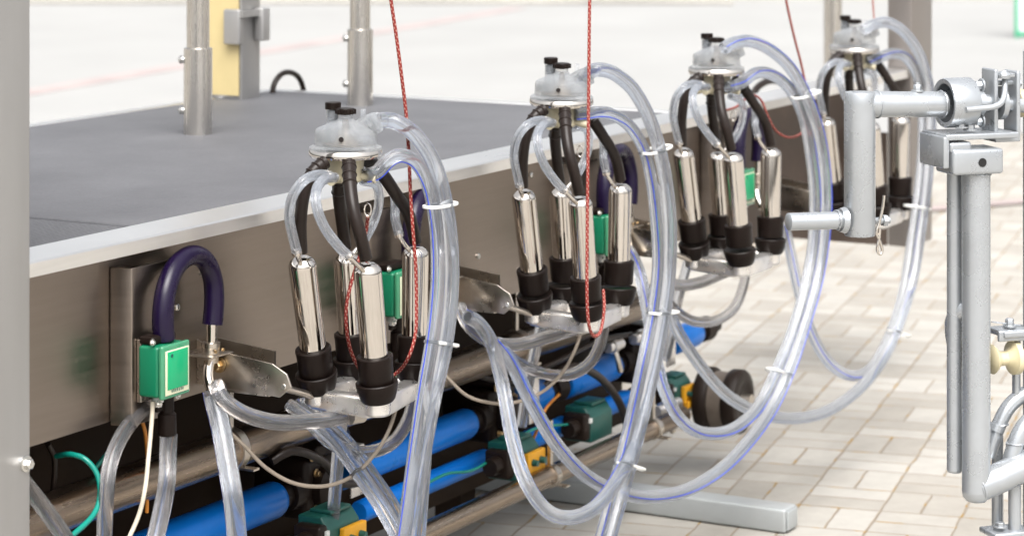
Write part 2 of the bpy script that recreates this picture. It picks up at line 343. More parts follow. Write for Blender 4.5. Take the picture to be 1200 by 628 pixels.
# steel columns
def column_label(o, l): return o
c0 = thing('steel_column', 'broad stainless column cut off by the left edge of the photo', 'column', (3.0,.1,0))
b = MB(); b.box((2.74,-.03,.0), (3.123,.21,2.6), bev=.004); b.build('shaft', 'column', c0)
b = MB(); b.hexbolt(P(30,543,-.03), (0,-1,0), .0085, .011); b.build('bolt', 'zinc', c0)
e = P(1066,250,.0)
c1 = thing('steel_column', 'stainless box column standing behind the farthest milking cluster', 'column', (7.18,.02,.41))
b = MB(); b.box((7.10,-.02,.41), (7.277,.054,3.0), bev=.004); b.build('shaft', 'farcolumn', c1)

yc = Pz(283,118,ZD)
c2 = thing('steel_column', 'steel corner column with a yellow side sheet and small latch box', 'column', (yc.x, yc.y, ZD))
b = MB(); b.box((yc.x,yc.y,ZD), (yc.x+.085,yc.y+.105,3.0), bev=.003); b.build('shaft', 'column', c2)
b = MB(); b.box((yc.x-.006,yc.y+.006,ZD+.012), (yc.x-.002,yc.y+.118,H-.388)); b.build('side_sheet', 'yellowsheet', c2)
b = MB()
lb = H-.42
b.box((yc.x-.028,yc.y-.012,lb-.09), (yc.x-.008,yc.y+.038,lb), bev=.004); b.box((yc.x+.052,yc.y-.030,lb-.085), (yc.x+.088,yc.y-.003,lb), bev=.004); b.box((yc.x-.024,yc.y-.020,lb-.02),(yc.x+.056,yc.y-.004,lb-.004))
b.build('latch_box', 'column', c2)
# deck posts
for px, py, top, lab in ((232,158,57,'thick round steel post nearest the left column on the deck'), (422,124,35,'round steel post on the deck behind the nearest milking cluster'), (976,None,-50,'slim steel post far behind the fourth milking cluster')):
    if py: base = Pz(px,py,ZD)
    else: base = P(px,20,.765); base.z = .45
    t = thing('steel_post', lab, 'post', base, 'round posts along the deck')
    d = base.x*CS+(base.y+BACK)*SN; zt = H-(top-HY)/F*d
    b = MB(); b.lathe(base, (0,0,1), [(0,.0325),(zt-base.z,.0325)], 40, 0); b.lathe((base.x,base.y,zt), (0,0,1), [(0,.0325),(.0015,.0305),(.002,.0262)], 40); b.build('sleeve', 'post', t)
    b = MB(); b.lathe((base.x,base.y,zt-.02), (0,0,1), [(0,.026),(1.6,.026)], 40); b.build('tube', 'post', t)
    for q in (.055,.17):
        b = MB(); o = Vector((base.x,base.y,base.z+q)) - Vector((SN,-CS,0))*.030
        b.lathe(o, (-SN,CS,0), [(0,.008),(.006,.008),(.008,.010),(.012,.0085),(.015,.003)], 12); b.build('bolt', 'zinc', t)

# ------------------------------------------------------------------ milking cluster (built at the first place)
CX, CY = 3.832, -.16
ROOTZ = H-.925
cl = thing('milking_cluster', 'nearest milking cluster, with claw bowl and four shiny teat cups, in sharp focus', 'milking cluster', (CX,CY,ROOTZ), 'milking clusters hanging along the platform')
cd = P(405,213,CY); cz = cd.z; C = Vector((cd.x,cd.y,0))
def at(z, dx=0, dd=0): return Vector((C.x+dx*SN+dd*CS, C.y-dx*CS+dd*SN, z))   # dx to the camera's right, dd away from it
b = MB(); b.lathe(at(cz), (0,0,1), [(0,.026),(.004,.031),(.040,.033),(.044,.040)], 36)
for dx, dd in ((-.030,-.018),(-.014,-.034),(.034,-.010),(.02,.03)):   # nipples
    o = at(cz+.012, dx*.7, dd*.7); b.tube([o, o+Vector((dx*SN+dd*CS, -dx*CS+dd*SN, -.006))*.9], .0075, 12)
b.build('claw_base', 'clawbase', cl)
b = MB(); b.lathe(at(cz+.042), (0,0,1), [(0,.050),(.002,.062),(.006,.0655),(.013,.0655),(.016,.0635),(.017,.055)], 56)
ring = b.build('steel_ring', 'chrome', cl)
b = MB(); b.lathe(at(cz+.058), (0,0,1), [(0,.0645),(.004,.0645),(.006,.0605),(.008,.056),(.030,.0548),(.035,.0527),(.038,.0475),(.046,.0280),(.050,.0175),(.054,.0135),(.064,.0125)], 48, 0, False)
b.lathe(at(cz+.062), (0,0,1), [(0,.052),(.018,.0515),(.022,.0500),(.026,.0455),(.038,.0255),(.046,.012)], 40, 0, False)
spo = at(cz+.094, .022, 0); spe = at(cz+.1075, .060, -.004)
b.tube([spo, at(cz+.104,.042,-.002), spe], [.014,.0155,.0165], 20, False, 0)
b.tube([at(cz+.100,.046,-.002), at(cz+.1065,.056,-.004)], [.019,.019], 20, True, 0, 0)
bowl = b.build('claw_bowl', 'bowl', cl)
b = MB(); b.lathe(at(cz+.066), (0,0,1), [(0,.022),(.008,.017),(.02,.006),(.044,.005)], 20); b.lathe(at(cz+.064),(0,0,1),[(0,.034),(.003,.034)],24); b.build('float_valve', 'cable', bowl)
b = MB(); kz = cz+.118
b.lathe(at(kz), (0,0,1), [(0,.008),(.002,.0155),(.009,.0165),(.012,.0150),(.013,.006)], 24)
for k in range(8):
    a = k*math.pi/4; o = at(kz+.002, .0155*math.cos(a), .0155*math.sin(a)); b.lathe(o, (0,0,1), [(0,.0035),(.008,.0035),(.009,.002)], 10)
b.build('knob', 'cup', cl)
b = MB(); vp = at(cz+.066, -.024, .024); b.lathe(vp, (0,0,1), [(0,.0135),(.03,.0125),(.060,.0125)], 24, 0, False); b.lathe(vp, (0,0,1), [(0,.010),(.058,.010)], 20, 0, False)
vial = b.build('vial', 'bowl', cl)
b = MB(); b.lathe(vp+Vector((0,0,.060)), (0,0,1), [(0,.0142),(.011,.0145),(.0125,.013)], 24); b.lathe(vp+Vector((0,0,.038)), (0,0,1), [(0,.007),(.004,.0085),(.018,.0085),(.022,.005)], 20); b.build('cap', 'cup', vial)
b = MB(); b.prism([at(cz+.104,.026,-.012),at(cz+.104,.034,-.012),at(cz+.128,.036,-.012),at(cz+.128,.027,-.012)], at(0,0,.02)-at(0,0,0), bev=.001); b.build('bowl_lug', 'bowl', cl)
b = MB(); b.lathe(at(cz+.0805,-.004,-.0555), (Vector((C.x,C.y,0))-at(0,.0,-1)+Vector((0,0,-.25)))*-1, [(0,.0045),(.002,.0045)], 14); b.build('vent_plug', 'cup', bowl)

cups = [  # top px, bottom px, Y top, Y bottom
    ((353,302,-.130),(367,409,-.125)), ((406,297,-.105),(412,391,-.105)), ((430,309,-.25),(439,418,-.25)), ((487,289,-.205),(486,394,-.205))]
lin = []
for tp, bt in cups:
    T, Bm = P(*tp), P(*bt); ax = (T-Bm).normalized(); Ln = (T-Bm).length; lin.append((T, Bm, ax))
    b = MB(); b.lathe(Bm-ax*.02, ax, [(0,.0235),(Ln+.002,.0245),(Ln+.009,.0238),(Ln+.015,.0205),(Ln+.0185,.015),(Ln+.020,.0125)], 40)
    sh = b.build('teat_cup_shell', 'chrome', cl)
    b = MB(); b.lathe(Bm-ax*.046, ax, [(0,.0290),(.004,.0305),(.036,.0312),(.044,.0322),(.0475,.0318),(.049,.0290),(.047,.0250)], 40); b.build('liner_mouth', 'cup', cl)
def chain(rows): return [P(*r) for r in rows]
tubes = [[(381,190,-.165),(366,203,-.155),(356,228,-.145),(352,262,-.135),(353,296,-.13)],
         [(398,195,-.14),(397,225,-.125),(400,255,-.11),(405,290,-.105)],
         [(409,190,-.195),(410,215,-.215),(414,245,-.235),(422,275,-.248),(429,303,-.25)],
         [(432,189,-.175),(447,203,-.185),(463,226,-.20),(479,252,-.205),(487,284,-.205)]]
for tb in tubes:
    b = MB(); pts = chain(tb); b.tube(pts, [.0125,.0120]+[.0113]*(len(pts)-2), 18, True, 0)
    fr = b.frames
    for i in (2,4,6): b.tube([fr[i][0]-fr[i][1]*.0022, fr[i][0], fr[i][0]+fr[i][1]*.0022], [.0122,.0138,.0122], 18, True, 0, 0)
    b.build('milk_tube', 'rubber', cl)
pulses = [[(386,206,-.20),(372,205,-.205),(356,212,-.20),(343,230,-.185),(339,254,-.165),(344,280,-.155),(348,296,-.15)],
          [(425,212,-.13),(441,217,-.12),(444,238,-.115),(437,262,-.11),(424,286,-.115)],
          [(392,208,-.205),(380,210,-.225),(371,222,-.24),(371,242,-.25),(380,266,-.26),(396,288,-.267),(408,300,-.268)],
          [(437,207,-.17),(456,214,-.175),(463,232,-.185),(463,255,-.195),(468,276,-.20)]]
ends = [(350,303,-.147),(414,297,-.11),(417,309,-.262),(474,286,-.203)]
for i, pt in enumerate(pulses):
    pts = chain(pt); hose(pts, .0088, None, 14, ('pulse','hoseinner')).build('pulse_tube', ('pulse','hoseinner'), cl)
    T, Bm, ax = lin[i]; e = P(*ends[i]); d = (pts[-1]-pts[-2]).normalized()
    b = MB(); b.tube([pts[-1]-d*.010, pts[-1], e, T+ax*-.012+(e-T)*.35], .0046, 12, True, 0, 4); b.tube([pts[-1]-d*.004, pts[-1]+d*.0015], .0092, 14, True, 0, 0); b.build('pulse_nipple', 'chrome', cl)
# small hanging ring under the claw
o = P(431,246,-.185); b = MB(); rp = [o+Vector((SN*.006*math.cos(a), -CS*.006*math.cos(a), .011*math.sin(a))) for a in [2*math.pi*k/16 for k in range(18)]]
b.tube(rp, .0014, 8, False, 0, 0); b.build('hanging_ring', 'chrome', cl)
offs = [(0,0,0)]
for px, py in ((656,115.5),(840,82),(1001.5,56)):
    p = P(px, py+0, CY); q = P(405,175.5,CY); offs.append(tuple(p-q))
dup(cl, offs[1], 'second milking cluster along the platform, behind the vertical red cord', math.radians(-4), (math.radians(1.2),math.radians(-.8)))
dup(cl, offs[2], 'third milking cluster, blurred, just left of the silver crank arm', math.radians(-9), (math.radians(-1),math.radians(1.5)))
dup(cl, offs[3], 'farthest milking cluster, blurred and partly hidden by the silver crank arm', math.radians(-9))

# ------------------------------------------------------------------ wash tray under each cluster
tray = thing('wash_tray', 'cast metal wash tray with black cups under the nearest milking cluster', 'wash tray', (CX,CY,ROOTZ), 'wash trays below the clusters')
cent = []
for T, Bm, ax in lin:
    Zc = Bm - ax*.066; cent.append(Zc.copy())
    b = MB(); b.lathe(Bm-ax*.0795, ax, [(0,.027),(.004,.0305),(.018,.0350),(.030,.0372),(.034,.0372),(.036,.0355),(.033,.0315)], 40); b.build('jetter_cup', 'cup', tray)
zt = sum(c.z for c in cent)/4-.022
for c in cent: b = MB(); b.lathe((c.x,c.y,c.z-.038), (0,0,1), [(0,.019),(.004,.0225),(.030,.0235)], 32); b.build('cup_boss', 'cast', tray)
b = MB()
for i, j in ((0,2),(2,3),(0,1),(1,3)):
    a, c = cent[i], cent[j]; d = (c-a); Lh = d.length/2-(.020 if (i,j) != (0,2) else 0); d.normalize(); m = (a+c)/2-d*(.008 if (i,j) == (0,2) else 0); nn = Vector((-d.y,d.x,0)).normalized(); up = d.cross(nn)*-1 if d.cross(nn).z < 0 else d.cross(nn)
    b.obox(m-Vector((0,0,.026)), d*Lh, nn*.0150, up*.0180, 0, .006)
b.build('cast_arm', 'cast', tray)
bx = CX-.163
b = MB(); b.prism([(bx,.05,H-.865),(bx,-.0,H-.888),(bx,-.02,H-.884),(bx,-.11,H-.893),(bx,-.140,H-.908),(bx,-.150,H-.930),(bx,-.125,H-.950),(bx,-.10,H-.948),(bx,.05,H-.944)], (.004,0,0), bev=.001)
b.prism([(bx+.004,.028,H-.952),(bx+.004,-.10,H-.952),(bx+.035,-.10,H-.952),(bx+.035,.028,H-.952)], (0,0,.004))
b.prism([(bx+.045,.050,H-.868),(bx+.045,-.085,H-.882),(bx+.049,-.085,H-.882),(bx+.049,.050,H-.868)], (0,0,-.034))
b.build('bracket_plate', 'bracket', tray)
b = MB(); b.tube([(bx+.001,-.128,H-.932),(cent[0].x,cent[0].y,cent[0].z-.024)], .0065, 14, True, 0, 0); b.build('tray_link', 'bracket', tray)
b = MB(); b.hexbolt((bx-.001,.0,H-.905), (-1,0,0), .0095, .012); b.build('bolt', 'brass', tray)
b = MB(); b.lathe((bx-.001,-.135,H-.930), (-1,0,0), [(0,.005),(.002,.004)], 14); b.build('rivet', 'zinc', tray)
TL = ['cast metal wash tray with black cups under the second milking cluster','cast metal wash tray with black cups under the third milking cluster','cast metal wash tray with black cups under the farthest milking cluster']
for o, l, rz in zip(offs[1:], TL, (-4,-9,-9)): dup(tray, (o[0],o[1],o[2]*.6), l, math.radians(rz))

# ------------------------------------------------------------------ sensor box, purple hose, steel elbow at each place
sb = thing('sensor_box', 'green sensor box on the panel, the nearest one, with bright green window', 'sensor box', P(188,470,-.022), 'green sensor boxes on the panel')
q = P(189,438,-.047); sx = q.x; zc = q.z
b = MB(); b.box((sx,-.040,zc-.043), (sx+.076,+.002,zc+.043), bev=.006); hs = b.build('housing', 'green', sb)
b = MB(); b.box((sx-.001,-.050,zc-.045), (sx+.077,-.0405,zc+.045), bev=.004); b.build('cover', 'cover', sb)
b = MB(); b.box((sx+.006,-.0518,zc-.038), (sx+.071,-.0504,zc+.036), bev=.0005)
b.build('label_border', 'cream', sb)
b = MB(); b.box((sx+.0105,-.0532,zc-.029), (sx+.0665,-.0519,zc+.034), bev=.0005); 
b.build('window', 'greenlabel', sb)
b = MB()
for k in range(7): b.box((sx+.022+k*.005,-.0526,zc-.0345),(sx+.0242+k*.005,-.0519,zc-.0300+.001*(k%2)))
b.lathe((sx+.021,-.0533,zc+.027),(0,-1,0),[(0,.003),(.001,.003)],10); b.build('printed_marks', 'teal', sb)
cb = Vector((sx+.030,-.018,zc-.043))
b = MB(); b.lathe(cb, (0,0,-1), [(0,.009),(.003,.0095),(.012,.0095),(.013,.006),(.02,.006)], 18); b.build('cable_gland', 'white', sb)
ob = Vector((sx+.060,-.014,zc-.043))
b = MB(); b.lathe(ob, (0,0,-1), [(0,.012),(.035,.012),(.038,.0155),(.07,.0165),(.074,.0148)], 24); b.box((sx+.030,-.017,zc-.074),(sx+.060,-.008,zc-.060), bev=.003); b.build('outlet_clamp', 'cup', sb)
b = MB(); b.box((sx+.004,-.027,zc+.0435),(sx+.07,+.003,zc+.058), bev=.004); b.build('hose_clamp', 'cup', sb)
b = MB(); b.box((sx+.010,.0025,zc-.055),(sx+.055,.0115,zc+.05), bev=.001); b.build('mounting_bracket', 'bracket', sb)
for dx, dz in ((.0,.050),(.018,-.055),(.07,-.05)): b = MB(); b.hexbolt((sx+dx,-.028,zc+dz),(0,-1,0),.0042,.005); b.build('bolt', 'zinc', sb)
ph = MB(); ph.tube([P(192,398,-0.020),P(191,368,-0.020),P(195,338,-0.018),P(206,312,-0.012),P(224,299,-0.005),P(240,305,0.000),P(249,326,0.002),P(251,352,0.002),P(249,380,0.002)], [.0185,.0185,.0178,.0172,.0170,.0170,.0172,.0178,.0182], 24)
b = ph; pho = tag(b.build('purple_hose', 'purple', None, P(192,398,-0.020)), 'thick purple hose arching over the nearest green sensor box', 'hose', 'purple hose arches along the panel')
el = thing('steel_elbow', 'slim steel elbow pipe clamped below the nearest purple hose', 'pipe', P(247,410,0.002), 'steel elbow pipes along the panel')
b = MB(); b.tube([P(248,374,0.002),P(248,395,0.002),P(247,415,0.002),P(244,433,-0.002),P(245,448,-0.010),P(251,462,-0.022)], .0098, 18); b.build('pipe', 'chrome', el)
b = MB(); cc = P(247,407,0.002); b.lathe(cc-Vector((0,0,.010)), (0,0,1), [(0,.0155),(.009,.0155),(.010,.0165),(.019,.0165),(.020,.014)], 28); b.box((cc.x-.03,-.022,cc.z-.013),(cc.x+.035,.050,cc.z-.0105), bev=.001)
b.lathe(cc-Vector((0,0,.026)), (0,0,1), [(0,.0135),(.012,.0145)], 24); b.build('clamp', 'bracket', el)
for dx in (-.010,.012): b = MB(); b.lathe((cc.x+dx,cc.y-.0165,cc.z-.004),(0,-1,0),[(0,.0032),(.003,.0028)],10); b.build('screw', 'brass', el)
for px, py, n in ((462,347,'half hidden behind the right cup of the nearest cluster'),(708,277,'behind the second milking cluster'),(866,222,'seen between the cups of the third cluster')):
    p = P(px+3,py,-.047); off = (p.x-sx,0,p.z-zc)
    dup(sb, off, 'green sensor box '+n)
    w = {462:'nearest',708:'second',866:'third'}[px]
    po = (off[0]+(.055 if px == 462 else 0), off[1], off[2])
    dup(pho, po, 'thick purple hose arching behind the '+w+' milking cluster')
    dup(el, po, 'slim steel elbow pipe on the panel behind the '+w+' cluster')

# ------------------------------------------------------------------ hose bundles
def bundle(label, hoses, ties, loc):
    t = thing('hose_bundle', label, 'hose bundle', loc, 'clear hose bundles arching from the clusters')
    for pts, r, ln in hoses: hose(chain(pts), r, ln).build('clear_hose', ('hose','hoseinner','stripe'), t)
    for (x0,y0,x1,y1,Y) in ties:
        a, c = P(x0,y0,Y), P(x1,y1,Y); m = (a+c)/2; sp = (c-a); dirn = Vector((0,0,1)) - sp.normalized()*sp.normalized().z
        tie(m, dirn, sp, sp.length/2, .0185, t)
    return t
bundle('clear hose bundle arching down from the nearest milking cluster to the bottom edge', [
    ([(441,143,-.195),(452,141,-.20),(466,144,-.22),(487,159,-.245),(508,191,-.265),(521,236,-.285),(528,290,-.295),(528,345,-.30),(521,405,-.30),(508,465,-.30),(495,535,-.295),(478,645,-.29),(462,715,-.25),(452,760,-.12),(450,765,.03)], .0148, 5.2),
    ([(427,206,-.20),(441,202,-.21),(456,187,-.225),(471,182,-.24),(488,191,-.255),(502,217,-.268),(510,255,-.277),(513,300,-.285),(512,345,-.29),(507,395,-.295),(497,455,-.295),(486,530,-.29),(470,645,-.285),(455,715,-.24),(445,752,-.10),(443,756,.03)], .0128, 2.5),
    ([(521,242,-.262),(520,300,-.27),(518,350,-.272),(513,400,-.272),(505,445,-.27),(500,500,-.268),(496,560,-.265),(489,645,-.26),(478,700,-.2),(470,730,-.06),(470,733,.05)], .0125, [4.0]),
    ], [(501,244,531,238,-.28),(503,401,532,405,-.29)], P(490,628,-.29))
bundle('clear hose bundle with blue lines arching down from the second milking cluster', [
    ([(677,99,-.20),(690,86,-.22),(703,82,-.24),(722,88,-.26),(744,108,-.28),(764,147,-.295),(778,200,-.305),(785,260,-.31),(784,320,-.31),(777,375,-.31),(764,440,-.305),(746,515,-.30),(727,585,-.295),(709,645,-.29),(692,690,-.24),(678,712,-.10),(672,715,.04)], .0148, 4.6),
    ([(673,135,-.20),(686,134,-.215),(700,132,-.23),(716,134,-.245),(736,146,-.26),(753,172,-.275),(763,210,-.285),(769,260,-.29),(771,310,-.29),(765,365,-.29),(752,430,-.29),(737,500,-.285),(718,575,-.28),(699,645,-.275),(684,682,-.22),(668,700,-.09),(662,703,.04)], .0128, [4.6, 2.2]),
    ([(778,215,-.27),(781,280,-.27),(778,350,-.27),(768,415,-.275),(757,470,-.285),(744,520,-.30),(726,558,-.305),(700,592,-.31),(671,606,-.30),(642,599,-.27),(617,565,-.23),(601,515,-.18),(590,455,-.13),(577,405,-.10),(562,380,-.09),(548,371,-.085)], .0145, [4.2]),
    ], [(756,181,783,171,-.285),(764,368,791,365,-.295),(727,543,751,550,-.295)], P(705,628,-.29))
bundle('clear hose bundle arching from the third cluster down into two wide loops', [
    ([(848,57,-.20),(862,50,-.215),(880,49,-.23),(903,59,-.25),(926,80,-.27),(946,116,-.29),(960,160,-.30),(967,210,-.305),(967,260,-.31),(959,320,-.31),(945,372,-.31),(926,430,-.31),(902,482,-.30),(872,523,-.295),(838,555,-.29),(795,577,-.28),(745,581,-.26),(694,562,-.23),(653,522,-.20),(622,470,-.16),(598,423,-.12),(580,400,-.09)], .0145, [1.2]),
    ([(852,103,-.195),(868,98,-.21),(886,86,-.225),(905,88,-.24),(925,104,-.255),(941,135,-.27),(950,180,-.28),(955,230,-.285),(953,285,-.29),(944,335,-.29),(930,385,-.29),(910,435,-.285),(888,477,-.275),(858,503,-.26),(824,507,-.23),(797,491,-.20),(778,455,-.16),(766,405,-.12),(757,355,-.09),(749,318,-.06),(738,296,-.02),(724,282,.03)], .0140, [1.2]),
    ([(960,180,-.265),(962,250,-.27),(955,310,-.27),(940,365,-.27),(922,415,-.27),(908,450,-.275)], .0125, 4.2),
    ], [(931,116,958,107,-.28),(902,432,920,441,-.29)], P(900,480,-.29))
bundle('clear hose bundle arching from the farthest cluster behind the silver crank arm', [
    ([(1011,36,-.20),(1024,29,-.22),(1041,27,-.24),(1061,40,-.26),(1078,66,-.275),(1089,105,-.29),(1091,150,-.295),(1087,210,-.30),(1079,270,-.30),(1070,325,-.30),(1055,375,-.30),(1035,420,-.29),(1005,457,-.27),(968,482,-.25),(930,490,-.22),(890,484,-.18),(852,463,-.14),(822,430,-.10),(797,393,-.07),(786,370,-.05)], .0145, None),
    ([(1015,75,-.195),(1030,68,-.21),(1046,63,-.225),(1062,68,-.24),(1075,90,-.255),(1081,130,-.265),(1081,180,-.275),(1075,240,-.28),(1066,300,-.28),(1057,350,-.28),(1042,395,-.275),(1022,430,-.26),(998,440,-.24),(972,425,-.20),(951,390,-.16),(936,340,-.13),(925,290,-.10),(918,262,-.09)], .0140, [1.2]),
    ], [(1063,241,1087,246,-.29),(1044,388,1063,394,-.29)], P(1040,420,-.29))

# ------------------------------------------------------------------ single hoses, cables
def single(name, label, cat, pts, r, kind='hose', line=None, group=None):
    pp = chain(pts); lo = min(pp, key=lambda v: v.z)
    if kind in ('hose','greyhose','pulse'): o = hose(pp, r, line).build(name, (kind,'hoseinner','stripe'), None, lo)
    else: o = MB().tube(pp, r, 12).build(name, kind, None, lo)
    return tag(o, label, cat, group)
single('clear_hose','wide clear hose with blue line hanging from the nearest steel elbow','hose',[(249,457,-.020),(252,472,-.028),(259,500,-.05),(267,545,-.08),(274,590,-.105),(279,645,-.11),(283,700,-.09),(290,735,.0)],.0172,'hose',4.4)
single('clear_hose','grey outlet hose hanging below the nearest green sensor box','hose',[(198,508,-.014),(197,530,-.018),(196,560,-.03),(191,592,-.05),(178,645,-.07),(160,700,-.06),(150,725,.03)],.0150,'greyhose')
def feed(label, pts, endpx, r=.0140, line=None):
    t = thing('feed_hose', label, 'hose', P(*pts[-1]), 'feed hoses below the wash trays')
    hose(chain(pts), r, line).build('tube', ('greyhose','hoseinner','stripe'), t)
    a, c = P(*pts[-1]), P(*endpx); d = (c-a).normalized(); b = MB(); b.tube([a-d*.012, a+d*.022, a+d*.0235, c], [.0152,.0145,.0088,.0085], 20, True, 0, 0); b.tube([c-d*.006, c+Vector((0,0,.03))], .0085, 14, True, 0, 0); b.build('nozzle', 'bracket', t)
feed('grey feed hose with steel nozzle below the nearest wash tray', [(252,448,-.03),(262,468,-.05),(285,484,-.08),(320,494,-.11),(360,494,-.14),(400,489,-.165),(414,487,-.17)], (440,483,-.18))
feed('grey feed hose with blue line and steel nozzle below the second wash tray', [(538,358,-.02),(550,382,-.05),(575,400,-.08),(605,404,-.11),(640,395,-.14),(668,387,-.165),(680,384,-.17)], (700,379,-.18), .0138, 3.9)
feed('grey feed hose with steel nozzle below the third wash tray', [(772,300,-.02),(778,325,-.06),(795,334,-.09),(820,331,-.12),(845,321,-.15),(856,316,-.16)], (876,309,-.18), .0135)
single('loop_hose','grey hose hanging in a shallow loop below the nearest cluster','hose',[(345,470,.05),(362,493,.02),(390,520,-.03),(425,530,-.08),(458,520,-.11),(478,492,-.13),(487,458,-.14),(489,440,-.14)],.0125,'greyhose',4.0,'loop hoses below the trays')
single('loop_hose','grey hose hanging in a shallow loop below the second cluster','hose',[(588,408,.05),(606,424,.02),(635,437,-.03),(667,439,-.08),(692,424,-.11),(705,396,-.13),(708,362,-.14)],.0125,'greyhose',4.0,'loop hoses below the trays')
single('loop_hose','grey hose hanging in a round loop below the third cluster','hose',[(778,345,.02),(790,362,-.02),(812,376,-.06),(838,376,-.10),(860,361,-.13),(871,335,-.14),(875,306,-.14)],.0122,'greyhose',None,'loop hoses below the trays')
single('twin_hose','pair of clear hoses slanting down left of the nearest hose bundle','hose',[(338,474,.02),(365,492,-.03),(392,518,-.08),(420,556,-.14),(448,598,-.20),(475,650,-.25),(490,700,-.22),(496,725,-.08),(496,728,.04)],.0118,'hose',None)
single('twin_hose','clear hose running alongside the slanting pair under the nearest tray','hose',[(352,470,.04),(382,493,-.01),(410,520,-.06),(437,556,-.12),(461,592,-.19),(484,640,-.24),(500,690,-.2),(506,712,-.06),(507,715,.05)],.0112,'hose',None)
single('clear_hose','faint clear hose hanging straight down behind the nearest wash tray','hose',[(404,455,.02),(399,500,.03),(394,560,.04),(390,608,.05)],.0125,'hose')
single('clear_hose','faint clear hose hanging straight down behind the second wash tray','hose',[(640,355,.02),(630,400,.03),(619,450,.04),(611,500,.05)],.0120,'hose')
single('clear_hose','clear hose hanging behind the second bundle toward the third tray','hose',[(812,285,.02),(804,315,.03),(796,345,.04),(788,385,.05),(780,420,.08)],.0120,'hose')
single('clear_hose','clear hose at the lower left corner beside the broad column','hose',[(24,560,.0),(44,585,-.01),(64,612,-.02),(90,650,-.03)],.0135,'greyhose')
single('clear_hose','grey hose curving down behind the joint plate near the green tube','hose',[(168,478,.02),(146,505,.01),(130,540,.0),(124,585,-.01),(122,645,-.02)],.0130,'greyhose')
single('green_tube','thin teal tube curling under the panel beside the broad column','tube',[(66,534,.10),(82,532,.06),(100,538,.03),(114,556,.01),(117,582,.0),(107,606,-.01),(76,634,-.02)],.0046,'greenhose')
single('green_tube','short teal tube end showing behind the curled teal tube','tube',[(142,510,.12),(126,530,.12),(112,548,.13)],.0040,'greenhose')
single('cable','pale cable hanging from the gland of the nearest sensor box','cable',[(179,470,-.018),(178,490,-.018),(174,535,-.03),(170,572,-.065),(162,605,-.06),(145,642,-.05)],.0038,'palecable')
single('cable','orange cable behind the grey hose under the panel','cable',[(166,490,.05),(171,512,.06),(173,545,.09),(172,600,.10)],.0034,'orange')
single('cable','dark cable hanging under the panel beside the broad column','cable',[(56,520,.12),(64,540,.13),(62,575,.14)],.005,'rubber')
single('cable','thin grey cable sagging below the nearest wash tray','cable',[(262,500,.0),(286,522,-.03),(312,548,-.06),(345,566,-.09),(382,569,-.11),(415,556,-.13),(442,528,-.145),(458,498,-.15),(468,462,-.15)],.0036,'cable',None,'sagging thin cables')
single('cable','thin grey cable sagging below the second wash tray','cable',[(522,440,.0),(545,462,-.03),(570,471,-.06),(600,472,-.08),(634,460,-.10),(660,435,-.12),(677,402,-.13),(683,375,-.14)],.0036,'cable',None,'sagging thin cables')
single('cable','orange cable curling between the lower valves','cable',[(655,462,.12),(640,478,.11),(632,498,.12),(622,520,.14)],.0035,'orange')

single('cable','black hose sagging between the pumps under the nearest bundle','hose',[(318,540,.10),(345,528,.08),(378,540,.09),(402,566,.10),(440,560,.14)],.0085,'rubber')
single('cable','black hose curving over the dark pump behind the second bundle','hose',[(640,452,.10),(668,430,.07),(700,440,.08),(725,470,.10),(735,500,.12)],.0095,'rubber')
single('cable','thin green cable running low between the valve boxes','cable',[(470,585,.12),(520,556,.12),(560,548,.11),(620,505,.12),(665,497,.12)],.0032,'greenhose')
single('cable','dark cable bundle under the second wash tray','cable',[(560,440,.12),(600,446,.10),(650,425,.10),(700,400,.12),(740,392,.14)],.0065,'rubber')
for (px,py,Y,ln,lab) in ((742,398,.12,.10,'short pale steel fitting below the second bundle beside the blue tube end'),(770,482,.10,.12,'pale steel elbow fitting at the end of the low pipe'),(712,408,.13,.07,'small steel coupling behind the loop hose under the second tray')):
    o = P(px,py,Y); t = thing('pipe_fitting', lab, 'fitting', o)
    b = MB(); b.lathe(o, (1,0,0), [(0,.012),(ln*.25,.012),(ln*.26,.017),(ln*.55,.017),(ln*.56,.013),(ln,.013)], 24); b.build('coupling', 'cast', t)
    b = MB(); b.tube([o+Vector((ln*.4,0,0)), o+Vector((ln*.4,-.012,-.03)), o+Vector((ln*.4+.01,-.015,-.06))], .0075, 16); b.build('spigot', 'bracket', t)

# ------------------------------------------------------------------ red cords
def rope(label, pts, r, m='rope'):
    pp = chain(pts); o = MB().tube(pp, r, 10).build('cord', m, None, min(pp, key=lambda v: v.z)); return tag(o, label, 'cord', 'cords holding the clusters')
rope('red braided cord hanging over the nearest milking cluster and looping under its front cup', [(455,-25,-.225),(458,0,-.225),(464,40,-.225),(470,85,-.225),(476,135,-.222),(479,180,-.225),(481,225,-.232),(484,270,-.240),(487,310,-.243),(488,355,-.247),(487,390,-.255),(479,418,-.255),(466,436,-.215),(446,446,-.19),(425,436,-.16),(412,414,-.16),(406,385,-.165),(406,358,-.165),(412,330,-.165),(422,298,-.165),(429,270,-.17),(431,254,-.18)], .0033)
rope('red braided cord hanging straight in front of the second milking cluster', [(692,-25,-.33),(691,0,-.33),(690,90,-.33),(689,190,-.33),(688,290,-.33),(688,350,-.33),(690,380,-.33),(695,393,-.325),(702,391,-.32),(706,378,-.315),(708,360,-.31),(707,340,-.29)], .0033)
rope('thin red cord sagging behind the hoses of the third milking cluster', [(918,-20,-.2),(922,5,-.2),(931,45,-.2),(940,80,-.2),(946,115,-.2),(946,145,-.21),(937,158,-.23),(922,161,-.24),(908,152,-.23),(899,135,-.22),(892,118,-.2),(880,112,-.12),(862,126,-.10),(842,131,-.10)], .0030)
rope('thin brown cord hanging above the farthest milking cluster', [(1022,-20,-.15),(1023,5,-.15),(1025,30,-.15)], .0022, 'cord')

